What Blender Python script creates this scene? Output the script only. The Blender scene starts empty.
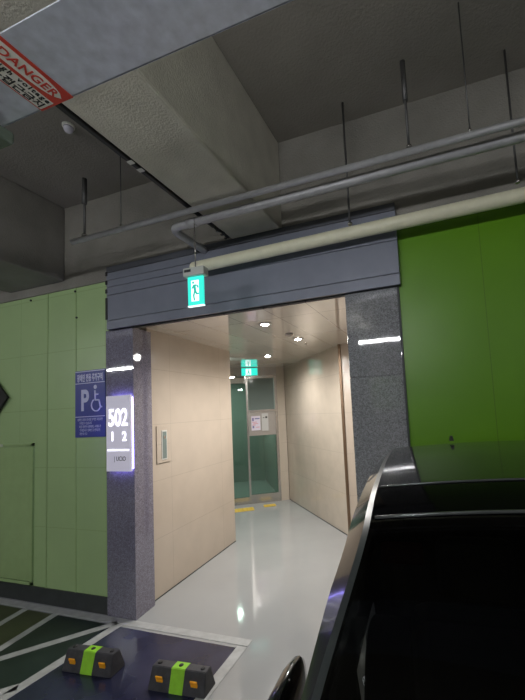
import bpy, bmesh, math, random
from mathutils import Vector, Matrix
random.seed(7)
SC = bpy.context.scene
COL = SC.collection
PI = math.pi
R = math.radians

# ------------------------------------------------------------------ camera
cd = bpy.data.cameras.new('camera')
cam = bpy.data.objects.new('camera', cd); COL.objects.link(cam)
cd.sensor_fit = 'VERTICAL'; cd.sensor_height = 36.0; cd.lens = 19.03
cd.shift_x = -48.0/700; cd.shift_y = 29.4/700
cd.clip_start = 0.02
H = 1.87
rx = Vector((0.943712, 0.326713, -0.051634)); up = Vector((0.075538, -0.060897, 0.995282)); bk = Vector((0.322027, -0.943160, -0.082149))
cam.matrix_world = Matrix(((rx.x, up.x, bk.x, 0), (rx.y, up.y, bk.y, 0), (rx.z, up.z, bk.z, H), (0, 0, 0, 1)))
SC.camera = cam
# ------------------------------------------------------------------ world + exposure
w = bpy.data.worlds.new('world'); SC.world = w; w.use_nodes = True
w.node_tree.nodes['Background'].inputs[0].default_value = (0.05, 0.055, 0.06, 1)
w.node_tree.nodes['Background'].inputs[1].default_value = 0.3
SC.view_settings.view_transform = 'Standard'; SC.view_settings.look = 'None'
SC.view_settings.gamma = 1; SC.view_settings.use_curve_mapping = False
SC.view_settings.exposure = 0.4
TUBE_E = 150.0       # garage tube lights
DOWN_W = 24.0       # passage downlights
# ------------------------------------------------------------------ materials
def nt(name):
    m = bpy.data.materials.new(name); m.use_nodes = True
    t = m.node_tree; return m, t, t.nodes['Principled BSDF']
def mat(name, col, rough=.5, metal=0, noise=0, nscale=8, bump=0, bscale=60, coat=0, spec=.5, rnoise=0, nstretch=None, detail=5):
    m, t, b = nt(name)
    b.inputs['Base Color'].default_value = (*col, 1); b.inputs['Roughness'].default_value = rough
    b.inputs['Metallic'].default_value = metal; b.inputs['Coat Weight'].default_value = coat
    b.inputs['Specular IOR Level'].default_value = spec
    tc = t.nodes.new('ShaderNodeTexCoord'); mp = t.nodes.new('ShaderNodeMapping')
    t.links.new(tc.outputs['Object'], mp.inputs[0])
    if nstretch: mp.inputs['Scale'].default_value = nstretch
    if noise or rnoise:
        n = t.nodes.new('ShaderNodeTexNoise'); n.inputs['Scale'].default_value = nscale; n.inputs['Detail'].default_value = detail
        t.links.new(mp.outputs[0], n.inputs['Vector'])
    if noise:
        r = t.nodes.new('ShaderNodeMapRange'); r.inputs[1].default_value = .3; r.inputs[2].default_value = .7
        r.inputs[3].default_value = 1-noise; r.inputs[4].default_value = 1+noise
        t.links.new(n.outputs['Fac'], r.inputs[0])
        x = t.nodes.new('ShaderNodeMix'); x.data_type = 'RGBA'; x.blend_type = 'MULTIPLY'; x.inputs[0].default_value = 1
        x.inputs[6].default_value = (*col, 1); t.links.new(r.outputs[0], x.inputs[7]); t.links.new(x.outputs[2], b.inputs['Base Color'])
        m['mixnode'] = x.name
    if rnoise:
        r2 = t.nodes.new('ShaderNodeMapRange'); r2.inputs[1].default_value = .3; r2.inputs[2].default_value = .7
        r2.inputs[3].default_value = max(0, rough-rnoise); r2.inputs[4].default_value = rough+rnoise
        t.links.new(n.outputs['Fac'], r2.inputs[0]); t.links.new(r2.outputs[0], b.inputs['Roughness'])
    if bump:
        n2 = t.nodes.new('ShaderNodeTexNoise'); n2.inputs['Scale'].default_value = bscale; n2.inputs['Detail'].default_value = 4
        t.links.new(mp.outputs[0], n2.inputs['Vector'])
        bp = t.nodes.new('ShaderNodeBump'); bp.inputs['Strength'].default_value = bump; bp.inputs['Distance'].default_value = .02
        t.links.new(n2.outputs['Fac'], bp.inputs['Height']); t.links.new(bp.outputs[0], b.inputs['Normal'])
    return m
def emis(name, col, s, base=(.8, .8, .8)):
    m, t, b = nt(name)
    b.inputs['Base Color'].default_value = (*base, 1)
    b.inputs['Emission Color'].default_value = (*col, 1); b.inputs['Emission Strength'].default_value = s
    return m
def grid_mat(name, col, line, uaxis, vaxis, du, dv, ou=0, ov=0, wid=.006, rough=.2, noise=.05, nscale=3, spec=.5, bump=0, warp=0, coat=0):
    """panel / tile surface: thin darker seams on a regular grid in object space (du or dv = 0: none)"""
    m = mat(name, col, rough, noise=noise, nscale=nscale, spec=spec, bump=bump, bscale=5, coat=coat)
    t = m.node_tree; b = t.nodes['Principled BSDF']; x = t.nodes[m['mixnode']]
    tc = [n for n in t.nodes if n.type == 'TEX_COORD'][0]
    sp = t.nodes.new('ShaderNodeSeparateXYZ'); t.links.new(tc.outputs['Object'], sp.inputs[0])
    def math_(op, a, v=None):
        n = t.nodes.new('ShaderNodeMath'); n.operation = op
        if hasattr(a, 'links'): t.links.new(a, n.inputs[0])
        else: n.inputs[0].default_value = a
        if v is not None:
            if hasattr(v, 'links'): t.links.new(v, n.inputs[1])
            else: n.inputs[1].default_value = v
        return n.outputs[0]
    res = None
    for ax, d, o in ((uaxis, du, ou), (vaxis, dv, ov)):
        if not d: continue
        q = math_('SUBTRACT', sp.outputs[ax], o); q = math_('DIVIDE', q, d); q = math_('FRACT', q)
        q = math_('SUBTRACT', q, .5); q = math_('ABSOLUTE', q); q = math_('GREATER_THAN', q, .5 - wid/d/2)
        res = q if res is None else math_('MAXIMUM', res, q)
    mx = t.nodes.new('ShaderNodeMix'); mx.data_type = 'RGBA'
    t.links.new(res, mx.inputs[0]); t.links.new(x.outputs[2], mx.inputs[6]); mx.inputs[7].default_value = (*line, 1)
    t.links.new(mx.outputs[2], b.inputs['Base Color'])
    return m
def granite(name, base):
    m, t, b = nt(name)
    tc = t.nodes.new('ShaderNodeTexCoord')
    v = t.nodes.new('ShaderNodeTexVoronoi'); v.inputs['Scale'].default_value = 170
    n = t.nodes.new('ShaderNodeTexNoise'); n.inputs['Scale'].default_value = 45; n.inputs['Detail'].default_value = 8
    t.links.new(tc.outputs['Object'], v.inputs['Vector']); t.links.new(tc.outputs['Object'], n.inputs['Vector'])
    a = t.nodes.new('ShaderNodeMath'); a.operation = 'ADD'
    sx = t.nodes.new('ShaderNodeSeparateColor'); t.links.new(v.outputs['Color'], sx.inputs[0])
    t.links.new(sx.outputs[0], a.inputs[0]); t.links.new(n.outputs['Fac'], a.inputs[1])
    cr = t.nodes.new('ShaderNodeValToRGB')
    e = cr.color_ramp.elements; e[0].position = .3; e[0].color = (base[0]*.55, base[1]*.55, base[2]*.55, 1)
    e[1].position = 1.0; e[1].color = (base[0]*1.35, base[1]*1.35, base[2]*1.35, 1)
    s = t.nodes.new('ShaderNodeMath'); s.operation = 'MULTIPLY'; s.inputs[1].default_value = .62
    t.links.new(a.outputs[0], s.inputs[0]); t.links.new(s.outputs[0], cr.inputs[0])
    t.links.new(cr.outputs[0], b.inputs['Base Color'])
    b.inputs['Roughness'].default_value = .035; b.inputs['Specular IOR Level'].default_value = .9
    return m
def tinted(name, col, trans=.6, rough=.02, ior=1.5):
    """glass: tinted see-through mixed with a mirror layer by Fresnel"""
    m = bpy.data.materials.new(name); m.use_nodes = True; t = m.node_tree
    t.nodes.remove(t.nodes['Principled BSDF']); out = [n for n in t.nodes if n.type == 'OUTPUT_MATERIAL'][0]
    tr = t.nodes.new('ShaderNodeBsdfTransparent'); tr.inputs[0].default_value = (*[c*trans for c in col], 1)
    gl = t.nodes.new('ShaderNodeBsdfGlossy'); gl.inputs['Roughness'].default_value = rough
    lw = t.nodes.new('ShaderNodeLayerWeight'); lw.inputs[0].default_value = .5
    pw = t.nodes.new('ShaderNodeMath'); pw.operation = 'POWER'; pw.inputs[1].default_value = 4.0
    t.links.new(lw.outputs['Facing'], pw.inputs[0])
    fr = t.nodes.new('ShaderNodeMath'); fr.operation = 'MULTIPLY_ADD'; fr.inputs[1].default_value = (ior-1)*1.2; fr.inputs[2].default_value = ((ior-1)/(ior+1))**2
    t.links.new(pw.outputs[0], fr.inputs[0])
    mx = t.nodes.new('ShaderNodeMixShader')
    t.links.new(fr.outputs[0], mx.inputs[0]); t.links.new(tr.outputs[0], mx.inputs[1]); t.links.new(gl.outputs[0], mx.inputs[2])
    t.links.new(mx.outputs[0], out.inputs[0])
    return m
M = {}
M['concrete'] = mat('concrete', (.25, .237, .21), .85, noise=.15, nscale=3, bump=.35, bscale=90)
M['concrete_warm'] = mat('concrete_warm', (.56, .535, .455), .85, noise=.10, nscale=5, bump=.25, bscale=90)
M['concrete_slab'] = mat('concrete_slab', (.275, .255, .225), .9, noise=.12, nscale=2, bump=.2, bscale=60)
M['galv'] = mat('galvanised', (.60, .63, .72), .45, metal=.2, noise=.16, nscale=16, rnoise=.08, detail=9)
M['green_r'] = grid_mat('green_wall', (.105, .27, .001), (.075, .18, .001), 0, 2, 1.2, 0, .37, wid=.006, rough=.38, noise=.07, nscale=2)
M['green_l'] = grid_mat('green_panels', (.36, .50, .24), (.27, .39, .17), 0, 2, .42, .62, -3.61, .16, wid=.006, rough=.35, noise=.05, nscale=2)  # paler than the right wall: haze near the sign put into the colour
M['green_lid'] = mat('green_lid', (.33, .46, .21), .35, noise=.05)
M['plinth'] = mat('black_plinth', (.035, .04, .04), .5, noise=.2)
M['header'] = mat('header_metal', (.21, .225, .28), .38, metal=.2, noise=.05)
M['granite'] = granite('granite', (.26, .265, .28))
M['granite_l'] = granite('granite_left', (.21, .20, .26))  # same stone with the violet glow of the sign put into its colour
M['tile_l'] = grid_mat('cream_tile', (.55, .47, .385), (.45, .385, .315), 1, 2, 1.1, .6, 3.5, 0, wid=.005, rough=.14, noise=.04, nscale=4)
M['tile_r'] = grid_mat('cream_tile_right', (.57, .50, .41), (.47, .41, .34), 0, 2, 1.2, .6, .3, 0, wid=.006, rough=.045, noise=.05, nscale=5)
M['ceil'] = grid_mat('ceiling_panel', (.80, .74, .66), (.30, .27, .24), 0, 1, .422, .95, -1.06, 3.45, wid=.007, rough=.035, noise=.02, nscale=4, coat=.8)
M['epoxy'] = mat('grey_epoxy', (.365, .375, .375), .08, noise=.04, nscale=1.5, bump=.012, bscale=6, rnoise=.03)
M['navy'] = mat('navy_epoxy', (.022, .024, .055), .2, noise=.35, nscale=2.5, bump=.03, bscale=9, rnoise=.06)
M['olive'] = mat('olive_epoxy', (.055, .062, .028), .4, noise=.3, nscale=3)
M['darkgreen'] = mat('dark_green_epoxy', (.014, .024, .024), .35, noise=.3, nscale=3)
M['paint'] = mat('white_line_paint', (.42, .43, .42), .5, noise=.15, nscale=12)
M['asphalt'] = mat('garage_floor', (.10, .11, .11), .35, noise=.1)
M['white'] = mat('white_plastic', (.62, .62, .58), .4)
M['offwhite'] = mat('cream_pipe_paint', (.74, .72, .54), .38, noise=.06, nscale=12)
M['pipe'] = mat('grey_pipe', (.36, .36, .37), .35, metal=.1, noise=.1, nscale=20)
M['rod'] = mat('rod_steel', (.12, .12, .12), .45, metal=.7)
M['black'] = mat('black_rubber', (.012, .012, .012), .5)
M['steel'] = mat('brushed_steel', (.55, .53, .50), .25, metal=.9, noise=.04, nscale=30)
M['steelpanel'] = mat('steel_panel', (.47, .44, .41), .35, metal=.5, noise=.03)
M['bronze'] = mat('bronze_trim', (.20, .13, .08), .3, metal=.6)
M['doorglass'] = tinted('door_glass', (.70, .83, .78), .92)
M['tealglass'] = mat('grey_green_pane', (.19, .24, .225), .08)
M['greenwall_hall'] = mat('hall_wall', (.25, .29, .25), .5)
M['hallfloor'] = mat('hall_floor', (.28, .32, .29), .2)
M['yellow'] = mat('tactile_yellow', (.75, .50, .06), .5)
M['red'] = mat('sign_red', (.62, .05, .03), .4)
M['signwhite'] = mat('sign_white', (.85, .83, .76), .4)
M['ink'] = mat('sign_ink', (.01, .01, .01), .5)
M['signblue'] = mat('sign_blue', (.055, .07, .30), .35)
M['signink'] = mat('sign_pale_print', (.62, .64, .85), .4)
M['digit'] = emis('lit_digit', (.88, .87, 1.0), 1.5)
M['led'] = emis('violet_led_edge', (.30, .25, 1.0), 9)
M['face502'] = emis('sign_face', (.62, .60, .74), .30, (.5, .48, .55))
M['teal_lit'] = emis('exit_green_lit', (.04, .92, .74), .70, (.0, .3, .24))
M['white_lit'] = emis('exit_white_lit', (.80, 1, .97), .95)
M['figure'] = emis('exit_figure_teal', (.03, .62, .50), .5, (0, .3, .24))
M['exitbox'] = mat('exit_housing', (.50, .52, .48), .4)
M['rubber'] = mat('dark_rubber', (.045, .045, .05), .55, noise=.3, nscale=25)
M['lime'] = mat('lime_tape', (.30, .66, .035), .45, noise=.08, nscale=20)
M['amber'] = mat('amber_reflector', (.95, .42, .02), .25)
M['tube'] = emis('tube_light', (.97, .98, 1.0), TUBE_E)
M['lamp'] = emis('downlight_lens', (1, .97, .92), 55)
M['car'] = mat('car_paint', (.006, .007, .007), .10, coat=.4, spec=.5)
M['carglass'] = tinted('car_glass', (.5, .55, .52), .12, ior=1.28)
M['roofglass'] = mat('roof_black_glass', (.003, .003, .003), .08, spec=.02)
M['trimgrey'] = mat('car_trim_grey', (.03, .035, .035), .3)
M['chrome'] = mat('chrome', (.6, .6, .6), .15, metal=1)
M['seat'] = mat('seat_leather', (.025, .025, .028), .5)
M['tyre'] = mat('tyre', (.012, .012, .012), .7)
M['alloy'] = mat('alloy', (.35, .35, .36), .25, metal=.9)
M['headlamp'] = mat('headlamp_lens', (.4, .42, .45), .05, metal=.3)
M['taillamp'] = mat('taillamp_lens', (.35, .01, .01), .1)
M['pale'] = mat('pale_label', (.55, .58, .50), .5)

# ------------------------------------------------------------------ mesh helpers
def setp(o, label=None, cat=None, group=None, kind=None):
    if label: o['label'] = label
    if cat: o['category'] = cat
    if group: o['group'] = group
    if kind: o['kind'] = kind
    return o
def link(name, me, m=None, parent=None, smooth=False):
    o = bpy.data.objects.new(name, me); COL.objects.link(o)
    ms = m if isinstance(m, (list, tuple)) else [m]
    for k in ms:
        if k: me.materials.append(M[k] if isinstance(k, str) else k)
    if parent: o.parent = parent
    if smooth:
        for p in me.polygons: p.use_smooth = True
    return o
def empty(name, loc=(0, 0, 0), rz=0, label=None, cat=None, group=None):
    o = bpy.data.objects.new(name, None); COL.objects.link(o); o.location = loc; o.rotation_euler = (0, 0, rz)
    o.empty_display_size = .1
    return setp(o, label, cat, group)
class MB:
    def __init__(s): s.bm = bmesh.new()
    def box(s, x0, x1, y0, y1, z0, z1, bev=0, mi=0):
        n0 = len(s.bm.faces)
        vs = [s.bm.verts.new((x, y, z)) for x in (x0, x1) for y in (y0, y1) for z in (z0, z1)]
        fs = [(0, 1, 3, 2), (4, 6, 7, 5), (0, 4, 5, 1), (2, 3, 7, 6), (0, 2, 6, 4), (1, 5, 7, 3)]
        new = [s.bm.faces.new([vs[i] for i in f]) for f in fs]
        for f in new: f.material_index = mi
        if bev:
            es = list({e for f in new for e in f.edges})
            r = bmesh.ops.bevel(s.bm, geom=es, offset=bev, segments=2, affect='EDGES', profile=.5)
            for f in r['faces']: f.material_index = mi
        return s
    def poly(s, pts, mi=0):
        f = s.bm.faces.new([s.bm.verts.new(p) for p in pts]); f.material_index = mi; return s
    def prism(s, pts, z0, z1, mi=0):
        a = [s.bm.verts.new((p[0], p[1], z0)) for p in pts]; b = [s.bm.verts.new((p[0], p[1], z1)) for p in pts]
        n = len(pts); F = [s.bm.faces.new(a[::-1]), s.bm.faces.new(b)]
        for i in range(n): F.append(s.bm.faces.new((a[i], a[(i+1) % n], b[(i+1) % n], b[i])))
        for f in F: f.material_index = mi
        return s
    def prismy(s, pts, y0, y1, mi=0):
        """pts in (x,z), extruded along y"""
        a = [s.bm.verts.new((p[0], y0, p[1])) for p in pts]; b = [s.bm.verts.new((p[0], y1, p[1])) for p in pts]
        n = len(pts); F = [s.bm.faces.new(a), s.bm.faces.new(b[::-1])]
        for i in range(n): F.append(s.bm.faces.new((b[i], b[(i+1) % n], a[(i+1) % n], a[i])))
        for f in F: f.material_index = mi
        return s
    def tube(s, pts, r, seg=14, cap=True, mi=0):
        pts = [Vector(p) for p in pts]; rings = []
        rs = r if isinstance(r, (list, tuple)) else [r]*len(pts)
        prevn = None
        for i, p in enumerate(pts):
            d = (pts[min(i+1, len(pts)-1)] - pts[max(i-1, 0)]).normalized()
            if prevn is None:
                a = Vector((0, 0, 1)) if abs(d.z) < .9 else Vector((1, 0, 0)); n = d.cross(a).normalized()
            else: n = (prevn - d*prevn.dot(d)).normalized()
            prevn = n; b = d.cross(n)
            rings.append([s.bm.verts.new(p + (n*math.cos(2*PI*k/seg) + b*math.sin(2*PI*k/seg))*rs[i]) for k in range(seg)])
        for i in range(len(rings)-1):
            for k in range(seg):
                f = s.bm.faces.new((rings[i][k], rings[i][(k+1) % seg], rings[i+1][(k+1) % seg], rings[i+1][k])); f.material_index = mi; f.smooth = True
        if cap: s.bm.faces.new(rings[0][::-1]).material_index = mi; s.bm.faces.new(rings[-1]).material_index = mi
        return s
    def lathe(s, prof, c=(0, 0, 0), seg=28, mi=0, axis='z'):
        rings = []
        for (r, z) in prof:
            ring = []
            for k in range(seg):
                a = 2*PI*k/seg; x, y = r*math.cos(a), r*math.sin(a)
                p = (x, y, z) if axis == 'z' else ((z, x, y) if axis == 'x' else (x, z, y))
                ring.append(s.bm.verts.new((p[0]+c[0], p[1]+c[1], p[2]+c[2])))
            rings.append(ring)
        for i in range(len(rings)-1):
            for k in range(seg):
                f = s.bm.faces.new((rings[i][k], rings[i][(k+1) % seg], rings[i+1][(k+1) % seg], rings[i+1][k])); f.smooth = True; f.material_index = mi
        for ring in (rings[0][::-1], rings[-1]):
            s.bm.faces.new(ring).material_index = mi
        return s
    def disc(s, c, r, y, seg=20, mi=0, sx=1):
        return s.poly([(c[0]+r*sx*math.cos(-2*PI*k/seg), y, c[1]+r*math.sin(-2*PI*k/seg)) for k in range(seg)][::-1], mi)
    def build(s, name, m=None, parent=None, fix=True):
        if fix: bmesh.ops.recalc_face_normals(s.bm, faces=s.bm.faces[:])
        me = bpy.data.meshes.new(name); s.bm.to_mesh(me); s.bm.free()
        return link(name, me, m, parent)
def struct(name, mb, m, parent=None, label=None, cat=None):
    o = mb.build(name, m, parent)
    if parent is None: setp(o, label or name.replace('_', ' '), cat, kind='structure')
    return o
def text(name, body, size, m, parent, origin, xa, ya, depth=.002, bold=0, sx=1, align='CENTER', font_track=1):
    """lettering as mesh: xa reading direction, ya letter-up direction"""
    c = bpy.data.curves.new(name, 'FONT'); c.body = body; c.size = size; c.align_x = align; c.align_y = 'CENTER'
    c.extrude = depth/2; c.offset = bold; c.space_character = font_track
    t = bpy.data.objects.new('tmp_text', c); COL.objects.link(t)
    dg = bpy.context.evaluated_depsgraph_get(); me = bpy.data.meshes.new_from_object(t.evaluated_get(dg))
    COL.objects.unlink(t); bpy.data.objects.remove(t); bpy.data.curves.remove(c)
    xa = Vector(xa).normalized(); ya = Vector(ya).normalized(); za = xa.cross(ya)
    o = Vector(origin)
    ys = [v.co.y for v in me.vertices]; cy = (min(ys)+max(ys))/2
    for v in me.vertices:
        p = v.co.copy(); p.y -= cy; v.co = o + xa*(p.x*sx) + ya*p.y + za*(p.z + depth/2)
    me.materials.clear()
    return link(name, me, m, parent)

# ------------------------------------------------------------------ floor
WY = 2.88            # main wall plane
struct('floor', MB().poly([(-1.66, 2.74, 0), (-1.4, 2.74, 0), (7, 2.74, 0), (7, 9.5, 0), (-8, 9.5, 0), (-8, 2.74, 0)]).poly([(-1.66, -8, 0), (7, -8, 0), (7, 2.74, 0), (-1.4, 2.74, 0), (-1.66, 2.74, 0)]).poly([(-9, -8, 0), (-6.2, -8, 0), (-6.2, 2.74, 0), (-9, 2.74, 0)]), 'epoxy', label='glossy light grey epoxy floor of the lobby passage')
fl = MB()
fl.poly([(-6.2, -1.2, 0), (-1.66, -1.2, 0), (-1.66, 2.74, 0), (-2.95, 2.74, 0), (-2.95, 2.74, 0), (-6.2, 2.74, 0)][:4] + [(-6.2, 2.74, 0)], 0)
struct('floor_5', MB().poly([(-6.2, -8, 0), (-1.66, -8, 0), (-1.66, -1.2, 0), (-6.2, -1.2, 0)]), mat('aisle', (.46, .48, .46), .2, noise=.05), label='light grey floor of the driving aisle')  # unseen aisle, made pale so that it bounces light upward
struct('floor_1', fl, 'navy', label='dark navy epoxy floor of the parking bay')
# painted areas left of the bay line: thin coats
struct('floor_2', MB().prism([(-6.2, 1.2), (-3.66, 1.9), (-3.66, 2.745), (-6.2, 2.745)], .0, .0015), 'olive', label='olive green painted strip of floor beside the left wall')
struct('floor_3', MB().prism([(-3.66, 1.9), (-3.0, 1.9), (-3.0, 2.745), (-3.66, 2.745)], .0, .0014), 'darkgreen', label='dark green painted patch of floor in front of the left pillar')
def stripe(p, q, wd, label, name='floor_marking'):
    p = Vector((*p, 0)); q = Vector((*q, 0)); d = (q-p).normalized(); n = Vector((-d.y, d.x, 0))*wd/2
    o = MB().prism([(v.x, v.y) for v in (p-n, q-n, q+n, p+n)], .0005, .0035).build(name, 'paint')
    return setp(o, label, 'line marking', 'white painted parking lines')
stripe((-6.2, 2.795), (-1.6, 2.815), .085, 'long white painted line along the foot of the left wall and across the passage mouth')
stripe((-1.58, -1.2), (-1.64, 2.76), .085, 'white painted line right of the wheel stops, edging the navy bay')
stripe((-3.05, 1.0), (-2.92, 2.77), .085, 'white painted line running under the left wheel stop to the granite pillar')
stripe((-2.96, 2.78), (-3.62, 1.98), .075, 'diagonal white painted line crossing from the pillar foot to the left edge')
stripe((-3.71, 2.76), (-3.60, 1.9), .075, 'short white painted line in the left hatching, second from the pillar')
stripe((-4.13, 2.76), (-4.02, 2.1), .075, 'short white painted line in the left hatching, furthest from the pillar')
stripe((-3.0, 1.95), (-3.6, 1.35), .075, 'white painted line branching off to the lower left corner')

# ------------------------------------------------------------------ main wall, left
struct('wall_left', MB().box(-9, -3.15, WY, WY+.2, .16, 3.31), 'green_l', label='pale green panelled garage wall left of the entrance')
struct('baseboard_left', MB().box(-9, -3.15, WY-.012, WY+.2, 0, .16), 'plinth', label='black plinth under the pale green wall')
for i, (x, nm) in enumerate(((-3.6, 'trim_3'), (-4.02, 'trim_4'))):
    struct(nm, MB().box(x-.006, x+.006, WY-.006, WY, .16, 3.31), 'plinth' if 0 else M['green_lid'], label='thin vertical joint strip on the left green wall')
# concrete above the walls
cb = MB(); cb.box(-9, 7, WY-.02, WY+.35, 3.31, 4.5)
struct('wall_upper', cb, 'concrete', label='rough grey concrete band above the green walls')
# main wall right
struct('wall_right', MB().box(-.222, 7, WY-.01, WY+.2, 0, 3.31), 'green_r', label='saturated green garage wall behind the black car')
struct('trim_1', MB().box(-.234, -.222, WY-.03, WY, 0, 2.78), 'plinth', label='dark joint between the right granite pillar and green wall')
# ceiling + beams
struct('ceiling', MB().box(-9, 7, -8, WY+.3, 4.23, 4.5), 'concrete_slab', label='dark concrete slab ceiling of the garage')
def beam(name, x0, x1, y0, y1, z0, z1, m, label):
    mb = MB(); mb.box(x0, x1, y0, y1, z0, z1, bev=.015)
    return struct(name, mb, m, label=label)
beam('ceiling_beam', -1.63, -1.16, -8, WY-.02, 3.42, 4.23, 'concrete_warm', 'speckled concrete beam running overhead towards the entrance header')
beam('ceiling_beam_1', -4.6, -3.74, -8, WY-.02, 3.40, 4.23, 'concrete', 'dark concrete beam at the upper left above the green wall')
# garage shell behind the camera
struct('wall_back', MB().box(-9, 7, -8.2, -8, 0, 4.5), mat('back_wall', (.22, .24, .22), .6), label='far garage wall')
struct('wall_far_left', MB().box(-9.2, -9, -8, 9.5, 0, 4.5), 'concrete', label='far left garage wall')
struct('wall_far_right', MB().box(7, 7.2, -8, 9.5, 0, 4.5), 'concrete', label='far right garage wall')

# ------------------------------------------------------------------ granite pillars
gl = MB(); gl.prism([(-3.16, WY-.022), (-2.812, WY-.022), (-2.838, 3.13), (-3.16, 3.13)], 0, 2.78)
struct('wall_pillar_left', gl, 'granite_l', label='violet grey polished granite pillar left of the passage with the lit 502 sign')
gr = MB()
for z0, z1 in ((0, 1.19), (1.197, 2.10), (2.107, 2.78)): gr.box(-.645, -.235, WY-.03, 3.13, z0, z1, bev=.003)
gr.box(-.64, -.24, WY-.02, 3.1, .01, 2.78)
struct('wall_pillar_right', gr, 'granite', label='speckled grey polished granite pillar right of the passage')

# ------------------------------------------------------------------ header
hd = empty('entrance_header', (-1.645, 2.80, 2.777), 0, 'wide slate grey metal header with horizontal grooves above the passage mouth', 'header')
hb = MB()
# grooved face: stacked boards with small gaps
zs = [(0, .085), (.09, .345), (.35, .43), (.435, .50), (.505, .58)]
for a, b in zs: hb.box(-1.44, 1.44, 0, .06, a, b, bev=.002)
hb.build('face_boards', 'header', hd)
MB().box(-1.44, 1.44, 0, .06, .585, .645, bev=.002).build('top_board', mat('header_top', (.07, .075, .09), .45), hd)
MB().box(-1.435, 1.435, .02, .058, .0, .64).build('header_box', M['header'], hd)
for a, b in ((.09, .33), (.36, .42), (.45, .51), (.54, .60)):
    MB().box(-1.447, -1.427, -.008, .03, a+.01, b-.01).build('end_slot', 'black', hd)
# ------------------------------------------------------------------ passage
struct('wall_passage_left', MB().prism([(-2.893, 3.13), (-2.975, 4.93), (-3.13, 4.93), (-3.05, 3.13)], 0, 2.83), 'tile_l', label='cream tiled passage wall on the left')
# thin dark line along the wall foot
struct('baseboard_passage_left', MB().prism([(-2.890, 3.135), (-2.972, 4.93), (-2.98, 4.93), (-2.898, 3.135)], 0, .012), 'plinth', label='dark sealant line at the foot of the left passage wall')
struct('wall_passage_back_left', MB().prism([(-3.02, 4.90), (-3.02, 4.96), (-6.2, 3.4), (-6.2, 3.2)], 0, 2.83), 'tile_l', label='cream wall behind the left passage corner')
# right passage wall, turned forty degrees
rwa = math.atan2(-.752, .659)
rw = MB().box(0, 2.70, 0, .12, 0, 2.83).build('wall_passage_right', 'tile_r'); rw.location = (-3.147, 7.441, 0); rw.rotation_euler = (0, 0, rwa)
setp(rw, 'glossy cream tiled passage wall on the right, running back to the glass doors', kind='structure')
bs = MB().box(0, 2.70, -.005, 0, 0, .012).build('baseboard_passage_right', 'plinth'); bs.location = (-3.147, 7.441, 0); bs.rotation_euler = (0, 0, rwa)
setp(bs, 'dark sealant line at the foot of the right passage wall', kind='structure')
struct('trim_2', MB().box(-1.372, -1.33, 5.35, 5.42, 0, 2.83, bev=.004), 'bronze', label='narrow bronze corner strip at the near end of the right passage wall')
struct('wall_passage_jamb', MB().box(-1.33, -.2, 5.37, 5.5, 0, 2.83), 'tile_l', label='cream return wall beside the bronze corner strip')
struct('wall_passage_side', MB().box(-.2, -.1, 3.0, 5.5, 0, 2.83), 'tile_l', label='cream side wall hidden behind the right granite pillar')
struct('ceiling_passage', MB().box(-6.5, -.1, 3.08, 9.4, 2.83, 2.9), 'ceil', label='glossy cream metal panel ceiling of the passage')

# ---- glass door front (local x = along front, -y faces the camera)
DA = math.atan2(.5585, .8295)
D0 = (-3.286, 7.33, 0)
def place(o): o.location = D0; o.rotation_euler = (0, 0, DA); return o
o = place(MB().box(0, .17, -.01, .12, 0, 2.83).build('wall_door_right', 'tile_r')); setp(o, 'narrow cream wall strip between the glass door and the right passage wall', kind='structure')
o = place(MB().box(-2.9, .02, .0, .10, 2.66, 2.83).build('wall_over_door', M['steelpanel'])); setp(o, 'plain metal transom above the glass doors', kind='structure')
dr = empty('door_1', D0, DA); dr['kind'] = 'structure'; dr['label'] = 'right leaf of the glass door with metal mid panel'
fr = MB(); fr.box(-.055, 0, -.02, .06, 0, 2.66); fr.box(-.665, -.625, -.02, .06, 0, 2.66)
fr.box(-.625, -.055, -.018, .05, 0, .18); fr.box(-.625, -.055, -.018, .05, 2.60, 2.66); fr.box(-.625, -.055, -.018, .05, 1.885, 1.93)
fr.build('door_frame', 'steel', dr)
MB().box(-.625, -.055, .0, .03, 1.39, 1.885).build('door_panel', 'steelpanel', dr)
MB().box(-.625, -.055, .01, .022, .18, 1.39).build('door_glass', 'doorglass', dr)
MB().box(-.61, -.07, .005, .02, 1.93, 2.60).build('door_window', 'tealglass', dr)
dl = empty('door_2', D0, DA); dl['kind'] = 'structure'; dl['label'] = 'left leaf of the glass door, green tinted glass'
fr = MB(); fr.box(-1.72, -1.66, -.02, .06, 0, 2.66); fr.box(-1.66, -.665, .0, .05, 0, .14); fr.box(-1.66, -.665, .0, .05, 2.5, 2.58)
fr.build('door_frame', 'steel', dl)
MB().box(-1.66, -.667, .02, .032, .14, 2.5).build('door_glass', 'doorglass', dl)
o = place(MB().box(-1.62, -.70, -.10, .0, 2.51, 2.62, bev=.008).build('door_operator', 'white')); setp(o, 'white automatic door operator box above the left glass leaf', 'door operator')
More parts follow.
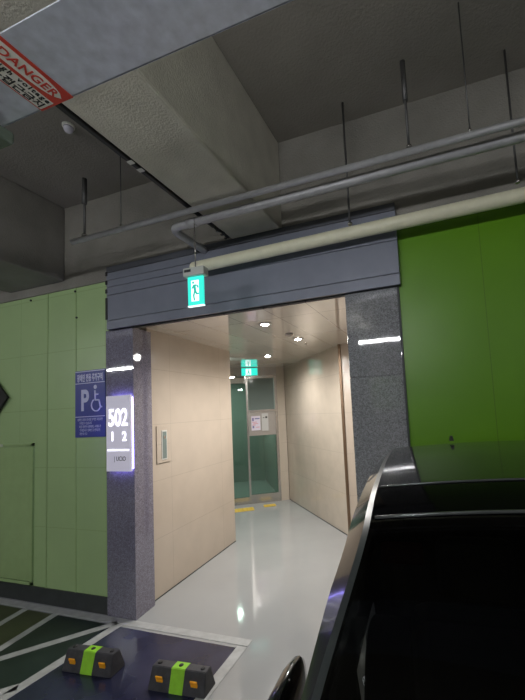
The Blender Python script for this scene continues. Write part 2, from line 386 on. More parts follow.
# hall behind the doors
hw = place(MB().box(-4.2, .6, 2.6, 2.7, 0, 2.83).build('wall_hall', 'greenwall_hall')); setp(hw, 'greenish hall wall seen through the door glass', kind='structure')
hw = place(MB().box(.02, .12, .12, 2.6, 0, 2.83).build('wall_hall_right', 'greenwall_hall')); setp(hw, 'right hall wall beyond the glass doors', kind='structure')
hw = place(MB().box(-3.2, -3.1, .0, 2.6, 0, 2.83).build('wall_hall_left', 'greenwall_hall')); setp(hw, 'left hall wall beyond the glass doors', kind='structure')
hw = place(MB().box(-3.2, -1.72, .0, .1, 0, 2.83).build('wall_door_left', 'tile_r')); setp(hw, 'cream wall left of the glass doors', kind='structure')
hw = place(MB().box(-3.0, 0, .1, 2.6, .0005, .002).build('floor_4', 'hallfloor')); setp(hw, 'hall floor beyond the glass doors', kind='structure')
hl = empty('hall_ceiling_lamp', (-3.286-.8295*1.1-.5585*1.3, 7.33-.5585*1.1+.8295*1.3, 2.80), DA, 'plain ceiling lamp of the hall behind the glass doors', 'ceiling light')  # unseen lamp, added so the hall shows through the door glass
MB().box(-.3, .3, -.15, .15, -.03, .03, bev=.01).build('lamp_body', 'white', hl)
MB().box(-.28, .28, -.13, .13, -.036, -.03).build('lens', emis('hall_lens', (.95, 1, .95), 75), hl)
hc = place(MB().box(-3.2, .1, .1, 2.7, 2.83, 2.9).build('ceiling_hall', 'white')); setp(hc, 'white ceiling of the hall beyond the doors', kind='structure')
# tactile pads
def pad(c, wd, dp, label):
    e = MB().box(-wd/2, wd/2, -dp/2, dp/2, 0, .006)
    n = 5
    for i in range(n):
        for j in range(3): e.lathe([(.016, .006), (.012, .010)], (-wd/2+wd*(i+.5)/n, -dp/2+dp*(j+.5)/3, 0), 8)
    o = e.build('tactile_pad', 'yellow'); o.location = (c[0], c[1], 0.0005); o.rotation_euler = (0, 0, DA)
    return setp(o, label, 'tactile paving', 'yellow tactile pads at the door')
pad((-3.75, 6.52), .42, .24, 'yellow tactile pad on the floor in front of the left glass leaf')
pad((-3.36, 6.90), .24, .17, 'small yellow tactile pad on the floor in front of the right glass leaf')
pad((-3.20+.02-.55*.55, 7.62+.1, 0), .34, .3, 'yellow tactile pad behind the door glass inside the hall')
# papers on the door panel
def paper(x0, x1, z0, z1, label, m, marks):
    e = empty('door_notice', D0, DA, label, 'notice')
    MB().box(x0, x1, -.026, -.020, z0, z1).build('sheet', m, e)
    for i, (a, b, c, d, mm) in enumerate(marks): MB().box(x0+(x1-x0)*a, x0+(x1-x0)*b, -.0275, -.0262, z0+(z1-z0)*c, z0+(z1-z0)*d).build('print', mm, e)
pk = mat('print_pink', (.75, .30, .36), .6); bl = mat('print_blue', (.22, .20, .42), .6)
lav = mat('sheet_lavender', (.80, .74, .86), .5)
paper(-.575, -.385, 1.50, 1.80, 'pale lavender notice sheet with pink and dark printing on the door panel', lav,
      [(.1, .28, .66, .88, bl), (.38, .92, .78, .86, bl), (.1, .6, .56, .6, pk), (.2, .75, .45, .49, pk), (.1, .45, .36, .40, pk), (.12, .3, .16, .32, bl), (.5, .9, .2, .24, pk)])
paper(-.355, -.215, 1.48, 1.85, 'taller off white notice sheet with a small dark mark right of the lavender one', mat('sheet_grey', (.60, .60, .58), .5),
      [(.56, .84, .72, .82, 'ink'), (.2, .42, .73, .77, 'ink')])
# exit sign on the transom
e = empty('exit_sign', D0, DA, 'small lit green exit sign box mounted above the glass doors', 'exit sign')
MB().box(-.755, -.40, -.07, -.005, 2.655, 2.822, bev=.004).build('housing', 'exitbox', e)
MB().box(-.745, -.41, -.074, -.070, 2.66, 2.817).build('lit_panel', 'teal_lit', e)
MB().box(-.655, -.545, -.077, -.074, 2.672, 2.80).build('lit_doorway', 'white_lit', e)
m_ = MB(); m_.disc((-.595, 2.783), .011, -.0785, 10); m_.prismy([(-.61, 2.77), (-.585, 2.77), (-.58, 2.735), (-.565, 2.68), (-.58, 2.68), (-.597, 2.72), (-.62, 2.68), (-.632, 2.685), (-.607, 2.735)], -.0785, -.0775)
m_.build('running_figure', 'figure', e)
# wall slot on the left passage wall (call unit)
e = empty('wall_call_unit', (-2.903, 3.365, 1.58), R(2.6), 'narrow cream wall unit with a glassy grey slot on the left passage wall', 'wall unit')
MB().box(0, .012, -.115, .115, -.20, .20, bev=.003).build('cover', M['tile_l'], e)
MB().box(.012, .018, -.045, .045, -.17, .15, bev=.002).build('slot_frame', 'white', e)
MB().box(.018, .020, -.032, .032, -.155, .135).build('slot_glass', M['tealglass'], e)
MB().box(.020, .024, -.015, .015, .06, .09).build('button', 'steel', e)
# downlights + ceiling fittings
for x, y, lb in ((-1.72, 3.60, 'round recessed downlight in the passage ceiling nearest the header'), (-1.72, 4.60, 'second round recessed downlight in the passage ceiling, beyond the smoke detector'), (-2.72, 5.75, 'farthest round recessed downlight before the glass doors')):
    e = empty('downlight', (x, y, 2.83), 0, lb, 'ceiling light', 'recessed downlights')
    MB().lathe([(.045, -.002), (.075, -.002), (.075, -.008), (.045, -.010)]).build('rim', 'white', e)
    MB().lathe([(.0449, -.003), (.0449, -.009), (.036, -.016), (.018, -.020)]).build('lens', 'lamp', e)
    ld = bpy.data.lights.new('downlight_bulb', 'SPOT'); ld.energy = DOWN_W*PI; ld.color = (1, .965, .93); ld.shadow_soft_size = .045; ld.spot_size = R(172); ld.spot_blend = .9
    lo = bpy.data.objects.new('bulb', ld); COL.objects.link(lo); lo.parent = e; lo.location = (0, 0, -.05)
o = MB().lathe([(.05, 0), (.05, -.015), (.035, -.03), (.02, -.045), (.012, -.045)]).build('smoke_detector', 'steelpanel'); o.location = (-1.70, 4.24, 2.83)
setp(o, 'grey smoke detector on the passage ceiling between two downlights', 'smoke detector')
o = MB().lathe([(.018, 0), (.018, -.012), (.010, -.03)]).build('sprinkler_head', 'steel'); o.location = (-1.73, 4.95, 2.83)
setp(o, 'tiny sprinkler head on the passage ceiling just past the second downlight', 'sprinkler')

# ------------------------------------------------------------------ 502 sign
e = empty('building_number_sign', (-2.948, WY-.045, 1.742), 0, 'tall backlit panel reading 502 over 1 and 2 on the left granite pillar', 'sign')
SW, SH = .302/2, .365
MB().box(-SW, SW, -.035, -.012, -SH, SH, bev=.003).build('panel', 'face502', e)
MB().box(-SW+.02, SW-.02, -.012, .022, -SH+.02, SH-.02).build('led_backlight', 'led', e)  # glow box added behind the panel to throw a violet halo
text('digits', '502', .235, 'digit', e, (0, -.036, .152), (1, 0, 0), (0, 0, 1), .004, bold=.0025, sx=.70)
text('digits', '1', .125, 'digit', e, (-.07, -.036, -.03), (1, 0, 0), (0, 0, 1), .004, bold=.002, sx=.9)
text('digits', '2', .125, 'digit', e, (.078, -.036, -.03), (1, 0, 0), (0, 0, 1), .004, bold=.002, sx=.9)
MB().box(-.132, .132, -.040, -.035, -.168, -.155).build('light_bar', 'digit', e)
text('maker_mark', '| UCIO', .06, 'trimgrey', e, (0.02, -.036, -.25), (1, 0, 0), (0, 0, 1), .002, sx=.8)
# ------------------------------------------------------------------ disabled parking sign
e = empty('parking_sign', (-3.39, WY-.002, 2.055), 0, 'blue disabled parking sign with white P and wheelchair symbol left of the granite pillar', 'sign')
PW, PH = .205, .345
MB().box(-PW, PW, -.010, 0, -PH, PH).build('board', 'signblue', e)
for z in (.335, .212, -.135): MB().box(-PW+.004, PW-.004, -.012, -.010, z-.004, z+.004).build('rule_line', 'signink', e)
text('heading', '장애인 전용 주차구역', .085, 'signink', e, (0, -.0105, .268), (1, 0, 0), (0, 0, 1), .002, bold=.002, sx=.47)
text('letter', 'P', .30, 'signink', e, (-.072, -.0105, .035), (1, 0, 0), (0, 0, 1), .002, bold=.009, sx=.72)
wc = MB()
wc.disc((.075, .165), .022, -.0125)
def bar(mb, a, b, r=.008): mb.tube([(a[0], -.0115, a[1]), (b[0], -.0115, b[1])], r, 6)
bar(wc, (.072, .13), (.075, .03), .009); bar(wc, (.073, .09), (.115, .088)); bar(wc, (.075, .03), (.125, .03)); bar(wc, (.125, .03), (.145, -.045)); bar(wc, (.145, -.045), (.165, -.04))
arc = [(.085+.062*math.cos(a), -.0115, -.02+.062*math.sin(a)) for a in [R(120+k*15) for k in range(15)]]
wc.tube(arc, .007, 6); wc.build('wheelchair_symbol', 'signink', e)
for k, (s_, x_, a_) in enumerate((('장애인 자동차 표지를 부착한 자동차만', 0, 1), ('주차할 수 있습니다', -.06, 1), ('이를 위반한 사람에게는 과태료가', 0, 1), ('부과됩니다 장애인 등 편의증진', 0, 1), ('위반시 신고', -.09, 1))):
    text('small_print', s_, .032, 'signink', e, (x_, -.0105, -.165-.036*k), (1, 0, 0), (0, 0, 1), .001, sx=.68)
# ------------------------------------------------------------------ things on the left green wall
e = empty('access_hatch', (-4.75, WY, .92), 0, 'pale green access hatch with a thin frame low on the left wall', 'hatch')
f = MB()
HW, HH = .54, .745
for a in ((-HW, HW, HH-.03, HH), (-HW, HW, -HH, -HH+.03), (-HW, -HW+.03, -HH, HH), (HW-.03, HW, -HH, HH)): f.box(a[0], a[1], -.022, 0, a[2], a[3])
f.build('frame', 'green_lid', e)
MB().box(-HW+.036, HW-.036, -.012, 0, -HH+.036, HH-.036).build('lid', 'green_lid', e)
MB().box(.0, .06, -.024, -.022, HH-.03, HH-.003).build('label_plate', 'pale', e)
e = empty('diamond_sign', (-4.84, WY-.01, 2.19), 0, 'black diamond shaped board on the left green wall at the left edge', 'sign')
q = .235
MB().prismy([(q, 0), (0, q), (-q, 0), (0, -q)], -.03, -.008).build('board', 'ink', e)
MB().prismy([(q*.8, 0), (0, q*.8), (-q*.8, 0), (0, -q*.8)], -.008, .01).build('bracket', 'rod', e)
# small anchor studs near the wall top
for x, z, lb in ((-3.60, 3.27, 'dark stud at the top of the joint nearest the header'), (-3.58, 2.98, 'dark stud lower on the joint nearest the header'), (-4.28, 3.27, 'dark stud at the wall top further left')):
    o = MB().lathe([(.011, 0), (.011, -.01), (.006, -.014)], axis='y').build('wall_stud', 'black'); o.location = (x, WY-.006, z)
    setp(o, lb + ' on the left green wall', 'stud', 'studs on the left green wall')

# ------------------------------------------------------------------ hanging exit sign
e = empty('hanging_exit_sign', (-1.655, 2.30, 2.918), R(3), 'lit green hanging exit sign with running figure in front of the header', 'exit sign')
MB().box(-.088, .088, -.035, .035, -.005, .060, bev=.006).build('housing', 'exitbox', e)
MB().box(-.065, .065, -.010, .010, -.225, -.005, bev=.002).build('lit_panel', 'teal_lit', e)
for s in (-1, 1):
    MB().box(-.034, .030, *sorted((s*.0105, s*.012)), -.195, -.035).build('lit_doorway', 'white_lit', e)
    fg = MB(); y0, y1 = sorted((s*.0122, s*.0135))
    fg.prismy([(-.016+.0095*math.cos(a), -.052+.0105*math.sin(a)) for a in [R(k*36) for k in range(10)]], y0, y1)
    def limb(a, b, w_=.0055):
        dx, dz = b[0]-a[0], b[1]-a[1]; L = math.hypot(dx, dz); nx, nz = -dz/L*w_, dx/L*w_
        fg.prismy([(a[0]+nx, a[1]+nz), (b[0]+nx, b[1]+nz), (b[0]-nx, b[1]-nz), (a[0]-nx, a[1]-nz)], y0, y1)
    limb((-.008, -.068), (.000, -.118), .0105)
    limb((-.012, -.072), (-.026, -.098)); limb((.000, -.072), (.020, -.078)); limb((.020, -.078), (.025, -.096))
    limb((.002, -.115), (.012, -.142), .007); limb((.010, -.142), (.030, -.140), .006)
    limb((-.003, -.115), (-.014, -.152), .007); limb((-.014, -.150), (-.008, -.190), .006)
    fg.build('running_figure', 'figure', e)
MB().box(-.067, .067, -.011, .011, -.233, -.225).build('bottom_edge', 'white_lit', e)
MB().box(-.075, -.02, -.0365, -.035, .025, .045).build('housing_plate', 'trimgrey', e)
MB().tube([(0, 0, .060), (0, 0, .412)], .005, 8).build('hanger_rod', 'steel', e)
# ------------------------------------------------------------------ pipes
o = MB().tube([(-2.82, 2.22, 3.383), (7, 2.22, 3.415)], .021).build('conduit_pipe', 'pipe'); setp(o, 'long thin grey steel pipe crossing under the ceiling, ending at the left', 'pipe')
MBp = MB(); PZ = 3.365; el = [(7, 2.34, 3.435), (-1.82, 2.34, PZ)]
for k in range(1, 9):
    a = R(90*k/8); el.append((-1.82-.09*math.sin(a), 2.34+.09*(1-math.cos(a)), PZ))
el += [(-1.91, 2.75, PZ), (-1.91, 2.797, PZ)]
MBp.tube(el, .031); MBp.tube([(-1.66, 2.34, PZ), (-1.74, 2.34, PZ)], .036)
o = MBp.build('drain_pipe', 'pipe'); setp(o, 'thicker grey pipe below the thin one with an elbow turning back above the exit sign', 'pipe')
cp = MB(); cp.tube([(-1.97, 2.68, 3.17), (-1.955, 2.68, 3.17), (-1.94, 2.68, 3.17), (7, 2.68, 3.29)], [.03, .045, .05, .05])
o = cp.build('insulated_pipe', 'offwhite'); setp(o, 'cream insulated pipe running along the top of the header and green wall', 'pipe')
def rod(x, y, z0, z1, r, label, sleeve=None):
    e = empty('hanger_rod', (x, y, z1), 0, label, 'hanger rod', 'pipe hanger rods')
    MB().tube([(0, 0, 0), (0, 0, z0-z1)], r, 8).build('rod', 'rod', e)
    if sleeve: MB().tube([(0, 0, 0), (0, 0, sleeve)], r*2.0, 10).build('sleeve', 'rod', e)
    MB().tube([(0, -.0, z0-z1+.01), (0, 0, z0-z1-.006)], r*2.2, 8).build('clamp', 'steel', e)
rod(-.53, 2.66, 3.25, 4.23, .008, 'thin hanger rod reaching the cream pipe above the header')
rod(-.053, 2.22, 3.42, 3.98, .008, 'thick sleeved hanger rod standing above the thin pipe near the ceiling centre', -.26)
rod(.288, 2.22, 3.42, 4.23, .004, 'long thin hanger rod to the right of the sleeved one')
rod(.60, 2.66, 3.29, 4.23, .007, 'hanger rod at the far right passing both pipes')
rod(-2.68, 2.22, 3.412, 3.91, .010, 'sleeved hanger rod at the left end of the thin pipe', -.22)
rod(-2.29, 2.22, 3.412, 4.23, .004, 'long thin hanger rod near the left end of the thin pipe')
# cable trunk along the beam edge
e = empty('cable_run', (-1.655, 1.14, 3.447), 0, 'black cable run along the left edge of the concrete beam', 'cable')
MB().box(-.012, .014, 0, 1.42, -.03, .010, bev=.004).build('cable', 'black', e)
for y in (.52, .60): MB().box(-.01, .028, y, y+.03, -.034, -.03).build('clip', 'white', e)
rg = MB(); random.seed(3)
pp = [(random.uniform(-.012, .012), 1.42+.020*k, -.01+random.uniform(-.012, .008)) for k in range(12)]
rg.tube(pp, .014, 7); rg.tube([(p[0]+.02, p[1], p[2]-.012) for p in pp[1:-1]], .007, 6); rg.build('loose_cable_end', 'black', e)
for y, dz in ((1.48, -.03), (1.55, -.03), (1.61, -.035)): MB().box(-.02, .0, y, y+.02, dz, dz+.01).build('tie', 'steel', e)
# ceiling detector and lamp at left
e = empty('ceiling_detector', (-2.62, 2.03, 4.23), 0, 'small white domed detector on the left slab ceiling', 'detector')
MB().lathe([(.045, 0), (.045, -.015), (.028, -.02)]).build('base', 'white', e)
MB().lathe([(.036, -.018), (.036, -.035), (.026, -.055), (.01, -.062)]).build('dome', mat('dome', (.7, .68, .78), .2), e)
# ------------------------------------------------------------------ galvanised duct with the danger sign
e = empty('cable_duct', (-1.0, .97, 3.30), 0, 'wide galvanised metal duct crossing close overhead with stained underside', 'duct')
MB().box(-5.0, 5.0, -.14, .15, 0, .006).build('duct_body', 'galv', e)
dn = MB()
dn.box(-5.0, 5.0, .146, .152, .0, .03)
dn.build('flange', 'galv', e)
# sign: reading direction +Y, letters up = +X, seen from below
e = empty('danger_sign', (-1.52, .975, 3.2995), 0, 'red and white sticker reading DANGER high voltage under the galvanised duct', 'sign')
MB().box(-.095, .10, -.17, .148, -.003, 0).build('red_border', 'red', e)
MB().box(-.089, -.008, -.17, .138, -.0036, -.003).build('white_field', 'signwhite', e)
ln = MB(); pts = [(.046 + .036*math.sin(a), y) for a, y in ((R(90), -.17),)]
N = 14
top = [(.047+.037*math.sqrt(max(0, 1-max(0, (k/N-.55)/.45)**2)), -.17+.303*k/N) for k in range(N+1)]
botm = [(.047-.037*math.sqrt(max(0, 1-max(0, (k/N-.55)/.45)**2)), -.17+.303*k/N) for k in range(N, -1, -1)]
ln.prism([(a, b) for a, b in top + botm[1:]], -.0036, -.003); ln.build('white_lozenge', 'signwhite', e)
text('danger_lettering', 'DANGER', .056, 'red', e, (.047, .112, -.0036), (0, 1, 0), (1, 0, 0), .001, bold=.0012, sx=.98, align='RIGHT', font_track=1.08)
text('voltage_lettering', 'High voltage', .034, 'ink', e, (-.024, .128, -.0036), (0, 1, 0), (1, 0, 0), .001, bold=.0008, sx=.98, align='RIGHT', font_track=1.35)
text('korean_lettering', '고압위험·접근금지', .045, 'ink', e, (-.064, .132, -.0036), (0, 1, 0), (1, 0, 0), .001, bold=.0011, align='RIGHT')
# small lamp fitting left of the sign
e = empty('lamp_fitting', (-1.95, .86, 3.29), 0, 'greenish translucent lamp fitting end hanging under the duct at the left edge', 'lamp')
MB().box(-.13, .13, -.40, .28, -.085, -.025, bev=.012).build('cover', mat('lamp_cover', (.13, .165, .13), .25), e)
MB().box(-.04, .04, -.40, .24, -.025, .008).build('bracket', 'rod', e)
MB().lathe([(.010, -.088), (.010, -.08)], (.06, .22, 0)).build('end_cap_glint', 'white', e)  # white dot painted in for a glint of light on the cover

# ------------------------------------------------------------------ wheel stops
def wheel_stop(loc, rz, label):
    e = empty('wheel_stop', loc, rz, label, 'wheel stop', 'rubber wheel stops in the navy bay')
    def blk(x0, x1, g=0, taper=True):
        m = MB(); W = .075+g; T = .034+g; h = .14+g
        t0 = .012 if taper and x0 < -.2 else 0; t1 = .012 if taper and x1 > .2 else 0
        c = [(x0, -W, 0), (x1, -W, 0), (x1, W, 0), (x0, W, 0), (x0+t0, -T, h), (x1-t1, -T, h), (x1-t1, T, h), (x0+t0, T, h)]
        vs = [m.bm.verts.new(p) for p in c]
        for f in ((3, 2, 1, 0), (4, 5, 6, 7), (0, 1, 5, 4), (1, 2, 6, 5), (2, 3, 7, 6), (3, 0, 4, 7)): m.bm.faces.new([vs[i] for i in f])
        bmesh.ops.bevel(m.bm, geom=m.bm.edges[:], offset=.004, segments=2, affect='EDGES')
        return m
    blk(-.222, .222).build('block', 'rubber', e)
    blk(-.056, .056, .002, False).build('lime_band', 'lime', e)
    for x in (-.135, .135):
        for s in (-1, 1):
            r = MB().box(-.027, .027, -.004, .004, -.024, .024, bev=.003)
            for k in (-1, 1): r.box(-.024, .024, -.0055, -.004, k*.012-.009, k*.012+.009)
            r = r.build('reflector', 'amber', e); r.location = (x, s*.0600, .072); r.rotation_euler = (R(-16.3)*s, 0, 0 if s < 0 else PI)
            r.rotation_euler = Matrix.Rotation(0 if s < 0 else PI, 3, 'Z').to_euler() if False else r.rotation_euler
    for x in (-.17, 0, .17): MB().lathe([(.016, .138), (.016, .145), (.010, .148)], (x, 0, 0), 14).build('bolt_cap', 'black', e)
    return e
wheel_stop((-2.63, 2.25, 0), R(5), 'dark rubber wheel stop with lime band, the left one beside the white line')
wheel_stop((-1.835, 2.265, 0), R(4), 'dark rubber wheel stop with lime band, the right one nearer the light grey floor')

# ------------------------------------------------------------------ car
CX, CY, CR = .46, 1.23, R(3.3)
car = empty('car', (CX, CY, 0), CR, 'glossy black car parked nose outward against the green wall at the right', 'car')
def pchip(xs, ys, x):
    n = len(xs)
    if x <= xs[0]: return ys[0]
    if x >= xs[-1]: return ys[-1]
    h = [xs[i+1]-xs[i] for i in range(n-1)]; d = [(ys[i+1]-ys[i])/h[i] for i in range(n-1)]
    m = [d[0]]+[0 if d[i-1]*d[i] <= 0 else 2*d[i-1]*d[i]/(d[i-1]+d[i]) for i in range(1, n-1)]+[d[-1]]
    for i in range(n-1):
        if x <= xs[i+1]:
            t = (x-xs[i])/h[i]
            return (2*t**3-3*t*t+1)*ys[i]+(t**3-2*t*t+t)*h[i]*m[i]+(-2*t**3+3*t*t)*ys[i+1]+(t**3-t*t)*h[i]*m[i+1]
# station (local y = world y - 1.23): [centre z, roof edge half width, roof edge z drop, belt half width, belt z, max half width]
ST = [(-2.30, .62, .60, .03, .70, .58, .74), (-2.22, .80, .66, .05, .80, .70, .84), (-1.95, .93, .70, .06, .87, .82, .91), (-1.4, 1.02, .72, .06, .885, .92, .93), (-.90, 1.08, .80, .06, .88, .98, .92),
      (-.78, 1.105, .82, .05, .88, 1.0, .92), (-.40, 1.315, .765, .045, .89, 1.015, .93), (.05, 1.540, .697, .035, .89, 1.02, .93), (.30, 1.585, .697, .033, .89, 1.03, .93),
      (.90, 1.622, .692, .03, .885, 1.04, .93), (1.25, 1.628, .675, .03, .88, 1.06, .925), (1.37, 1.60, .655, .05, .87, 1.07, .915), (1.44, 1.28, .71, .05, .86, 1.05, .90), (1.50, .98, .74, .05, .83, .90, .87), (1.53, .60, .74, .05, .80, .56, .82)]
ST = [(a, b, c, d, e_ - .035 if a > -1 else e_, f_, g_ - .035) for a, b, c, d, e_, f_, g_ in ST]
YS = [s[0] for s in ST]
def section(y):
    v = [pchip(YS, [s[k] for s in ST], y) for k in range(1, 7)]
    zc, we, dz, wb, zb, wm = v
    if zc-dz < zb+.06: zb_ = zc-dz-.06
    else: zb_ = zb
    ze = zc-dz
    P = []
    for u in (0, .2, .4, .6, .8, .95): P.append((we*u, zc-dz*u*u))            # crown 0..5
    P.append((we, ze-.001))                                                     # 6 strip inner
    P.append((we+.022, ze-.010))                                                # 7 strip outer
    sh = min(.075, (ze-zb_)*.3)
    P.append((we+.022+min(.062, (wb-we)*.45), ze-.01-sh*.75))                         # 8 shoulder
    P.append((wb*.35+(we+.08)*.65 if wb > we+.08 else wb, ze*.55+zb_*.45))       # 9 mid window
    P.append((wb, zb_))                                                         # 10 belt
    P.append((wm, zb_-.10))                                                     # 11
    P.append((wm, min(.60, zb_-.16))); P.append((wm-.02, .42)); P.append((wm-.05, .24)); P.append((wm-.25, .20))  # 12..15
    return P
ny = 76; yy = sorted(set([YS[0]+(YS[-1]-YS[0])*k/ny for k in range(ny+1)] + YS + [.0, .03, .07, .28, .32, .36, -.25, .55, .62, 1.16, 1.2]))
# front wheel arches cut by leaving the lower side faces out
def wheelcut(y, z, c, r=.37): return (y-c)**2 + (z-.33)**2 < r*r
FW, RW = -1.45, 1.0
groups = {'body_shell': MB(), 'windshield': MB(), 'roof_glass': MB(), 'side_glass_left': MB(), 'side_glass_right': MB(), 'rear_window': MB(), 'roof_molding_l': MB(), 'roof_molding_r': MB()}
secs = [section(y) for y in yy]
def which(y, j, side):
    if -.78 < y < .05 and j < 6: return 'windshield'
    if .055 < y < .30 and j < 6: return 'roof_glass'
    if 1.385 < y < 1.44 and j < 5: return 'rear_window'
    if j == 6 and -.78 < y < 1.25: return 'roof_molding_l' if side < 0 else 'roof_molding_r'
    if j in (8, 9) and (-.42 < y < .55 or .62 < y < 1.16): return 'side_glass_left' if side < 0 else 'side_glass_right'
    return 'body_shell'
cache = {}
for i in range(len(yy)-1):
    for side in (-1, 1):
        for j in range(15):
            ym = (yy[i]+yy[i+1])/2
            a, b, c, d = secs[i][j], secs[i][j+1], secs[i+1][j+1], secs[i+1][j]
            zm = (a[1]+b[1]+c[1]+d[1])/4
            if j >= 11 and (wheelcut(ym, zm, FW) or wheelcut(ym, zm, RW)): continue
            g = which(ym, j, side); mb = groups[g]
            def V(y, p, g=g, mb=mb):
                k = (g, round(y, 4), round(side*p[0], 4), round(p[1], 4))
                if k not in cache: cache[k] = mb.bm.verts.new((side*p[0], y, p[1]))
                return cache[k]
            vs = [V(yy[i], a), V(yy[i], b), V(yy[i+1], c), V(yy[i+1], d)]
            if len(set(vs)) < 4: continue
            if side > 0: vs = vs[::-1]
            f = mb.bm.faces.new(vs); f.smooth = True
for yi, s, fl_ in ((0, secs[0], False), (-1, secs[-1], True)):
    mb = groups['body_shell']
    for j in range(15):
        vs = [(-s[j][0], yy[yi], s[j][1]), (s[j][0], yy[yi], s[j][1]), (s[j+1][0], yy[yi], s[j+1][1]), (-s[j+1][0], yy[yi], s[j+1][1])]
        if s[j][0] < .001: vs = vs[1:]
        f = mb.bm.faces.new([mb.bm.verts.new(v) for v in vs])
GM = {'body_shell': 'car', 'windshield': 'carglass', 'roof_glass': 'roofglass', 'side_glass_left': 'carglass', 'side_glass_right': 'carglass', 'rear_window': 'carglass', 'roof_molding_l': 'trimgrey', 'roof_molding_r': 'trimgrey'}
GN = {'side_glass_left': 'side_window', 'side_glass_right': 'side_window', 'roof_molding_l': 'roof_molding', 'roof_molding_r': 'roof_molding'}
for g, mb in groups.items(): mb.build(GN.get(g, g), GM[g], car, fix=(g in ('body_shell',)))
# roof seams at header and glass rear edge: grey tubes drawn as highlights
for y in (.05, .30):
    s = section(y); t = MB()
    pts = [(k*s[6][0]/6*.98, y, None) for k in range(-6, 7)]
    P = [(x, y, pchip([q[0] for q in s[:7]], [q[1] for q in s[:7]], abs(x))+.0015) for x, _, _ in pts]
    t.tube(P, .0065 if y < .1 else .005, 8); t.build('roof_trim', mat('roof_trim_%d' % (y*10), (.16, .17, .17), .18, metal=.7), car)
# interior
for sx in (-.37, .37):
    s_ = MB(); s_.box(sx-.24, sx+.24, -.35, .20, .45, .66, bev=.05); s_.box(sx-.23, sx+.23, .12, .28, .62, 1.17, bev=.06); so = s_.build('car_seat', 'seat', car)
    MB().box(sx-.13, sx+.13, .17, .27, 1.20, 1.40, bev=.04).build('headrest', 'seat', so)
MB().box(-.70, .70, -.80, -.52, .70, .98, bev=.06).build('dashboard', 'seat', car)
MB().box(-.72, .72, -.5, 1.3, .26, .32).build('cabin_floor', 'black', car)
sw = MB(); sw.tube([(.37+.18*math.cos(a), -.42-.05*math.sin(a), .93+.17*math.sin(a)) for a in [2*PI*k/28 for k in range(29)]], .014, 8, cap=False); sw.build('steering_wheel', 'seat', car)
# antenna
sa = MB(); sa.prismy([(-.012, 0), (.012, 0), (.006, .028), (-.006, .028)], 0, .05); a_ = sa.build('antenna_fin', 'black', car); a_.location = (-.33, 1.24, 1.636)
# folded door mirrors: long shells lying along the door
for s in (-1, 1):
    m = MB(); prof = [(-.16, .02, .035), (-.13, .045, .07), (-.06, .055, .085), (.04, .054, .085), (.10, .045, .075), (.13, .03, .05)]
    rings = []
    for (y, rx_, rz_) in prof:
        rings.append([m.bm.verts.new((rx_*math.cos(a)*(1 if math.cos(a)*s > 0 else .35), y, rz_*(1 if math.sin(a) > 0 else .8)*math.sin(a))) for a in [2*PI*k/20 for k in range(20)]])
    for i in range(len(rings)-1):
        for k in range(20):
            f = m.bm.faces.new((rings[i][k], rings[i][(k+1) % 20], rings[i+1][(k+1) % 20], rings[i+1][k])); f.smooth = True
    m.bm.faces.new(rings[0]); m.bm.faces.new(rings[-1][::-1])
    mo = m.build('door_mirror', 'car', car); mo.location = (s*.925, -.17, 1.05)
    MB().box(-.05, .05, -.05, .0, -.02, .02, bev=.006).build('mirror_arm', 'black', mo).location = (-s*.035, -.09, -.06)
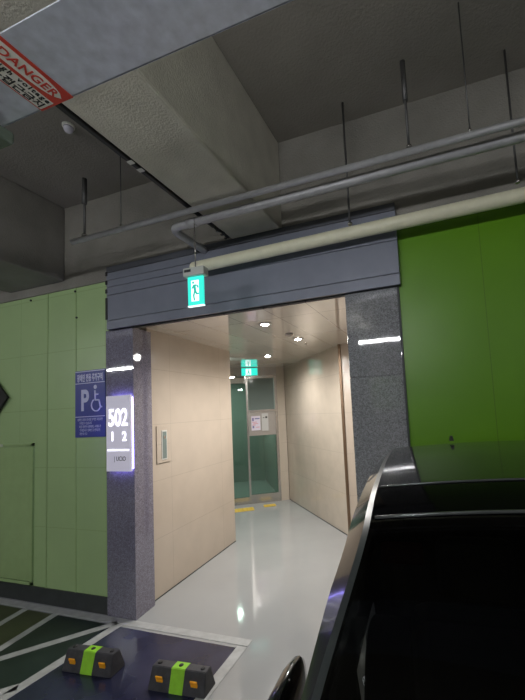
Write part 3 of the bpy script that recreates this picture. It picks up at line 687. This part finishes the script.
# wheels, lamps, grille, handles
for sx in (-1, 1):
    for y in (FW, RW):
        t = MB(); t.lathe([(.20, -.10), (.30, -.105), (.325, -.085), (.33, 0), (.325, .085), (.30, .105), (.20, .10)], axis='x', seg=36)
        wh = t.build('wheel', 'tyre', car); wh.location = (sx*.77, y, .33)
        r = MB(); r.lathe([(.205, -.02), (.205, .02)], (sx*.085, 0, 0), 30, axis='x')
        for k in range(5):
            a = 2*PI*k/5; r.tube([(sx*.115, .03*math.cos(a), .03*math.sin(a)), (sx*.112, .19*math.cos(a), .19*math.sin(a))], .022, 6)
        r.build('rim', 'alloy', wh)
    MB().box(sx*.50 if sx > 0 else -.80, sx*.80 if sx > 0 else -.50, -2.285, -2.05, .64, .735, bev=.02).build('headlamp', 'headlamp', car)
    MB().box(min(sx*.55, sx*.83), max(sx*.55, sx*.83), 1.44, 1.535, .80, .93, bev=.015).build('tail_lamp', 'taillamp', car)
    for y in (.18, 1.02): MB().box(min(sx*.89, sx*.915), max(sx*.89, sx*.915), y-.09, y+.09, .87, .895, bev=.008).build('door_handle', 'car', car)
MB().box(-.45, .45, -2.32, -2.28, .42, .56, bev=.01).build('grille', 'black', car)
MB().box(-.26, .26, -2.335, -2.318, .45, .56).build('number_plate', 'signwhite', car)

# ------------------------------------------------------------------ garage lamps behind the viewer (some seen mirrored in the granite)
for x, y, lb in ((-.72, -3.86, 'tube lamp seen mirrored in the right granite pillar'), (-6.75, -3.86, 'tube lamp mirrored in the left granite pillar'), (3.2, -1.6, 'tube lamp over the right bays'), (-3.1, -4.9, 'tube lamp in front of the numbered column'), (-3.2, -2.3, 'tube lamp between the two beams')):  # last entries are unseen lamps added to light the column and left slab
    x_ = x; y_ = y
    if y == -3.86: y_ = -.95
    e = empty('tube_lamp', (x_, y_, 2.9 if y == -4.9 else 3.05), 0, lb + ' behind the viewer', 'ceiling lamp', 'garage tube lamps')
    MB().box(-.60, .60, -.016, .016, .03, .06, bev=.006).build('lamp_body', 'white', e)
    MB().tube([(-.57, 0, 0), (.57, 0, 0)], .016, 12).build('tube', 'tube', e)
    for q_ in (-.4, .4): MB().tube([(q_, 0, .06), (q_, 0, 1.33 if y == -4.9 else 1.18)], .004, 6).build('hanger', 'rod', e)
# numbered garage column behind the viewer
e = empty('numbered_column', (-1.5, -5.95, 0), 0, 'concrete column with a pale green band and number behind the viewer', 'column')
MB().box(-.45, .45, -.45, .0, 0, 4.23).build('shaft', 'concrete', e)
MB().box(-.455, .455, -.455, .005, 1.8, 2.75).build('green_band', mat('band', (.45, .62, .30), .5), e)
text('column_number', '05', .75, mat('num_ink', (.06, .12, .05), .5), e, (0, .0055, 2.27), (-1, 0, 0), (0, 0, 1), .003, bold=.02)
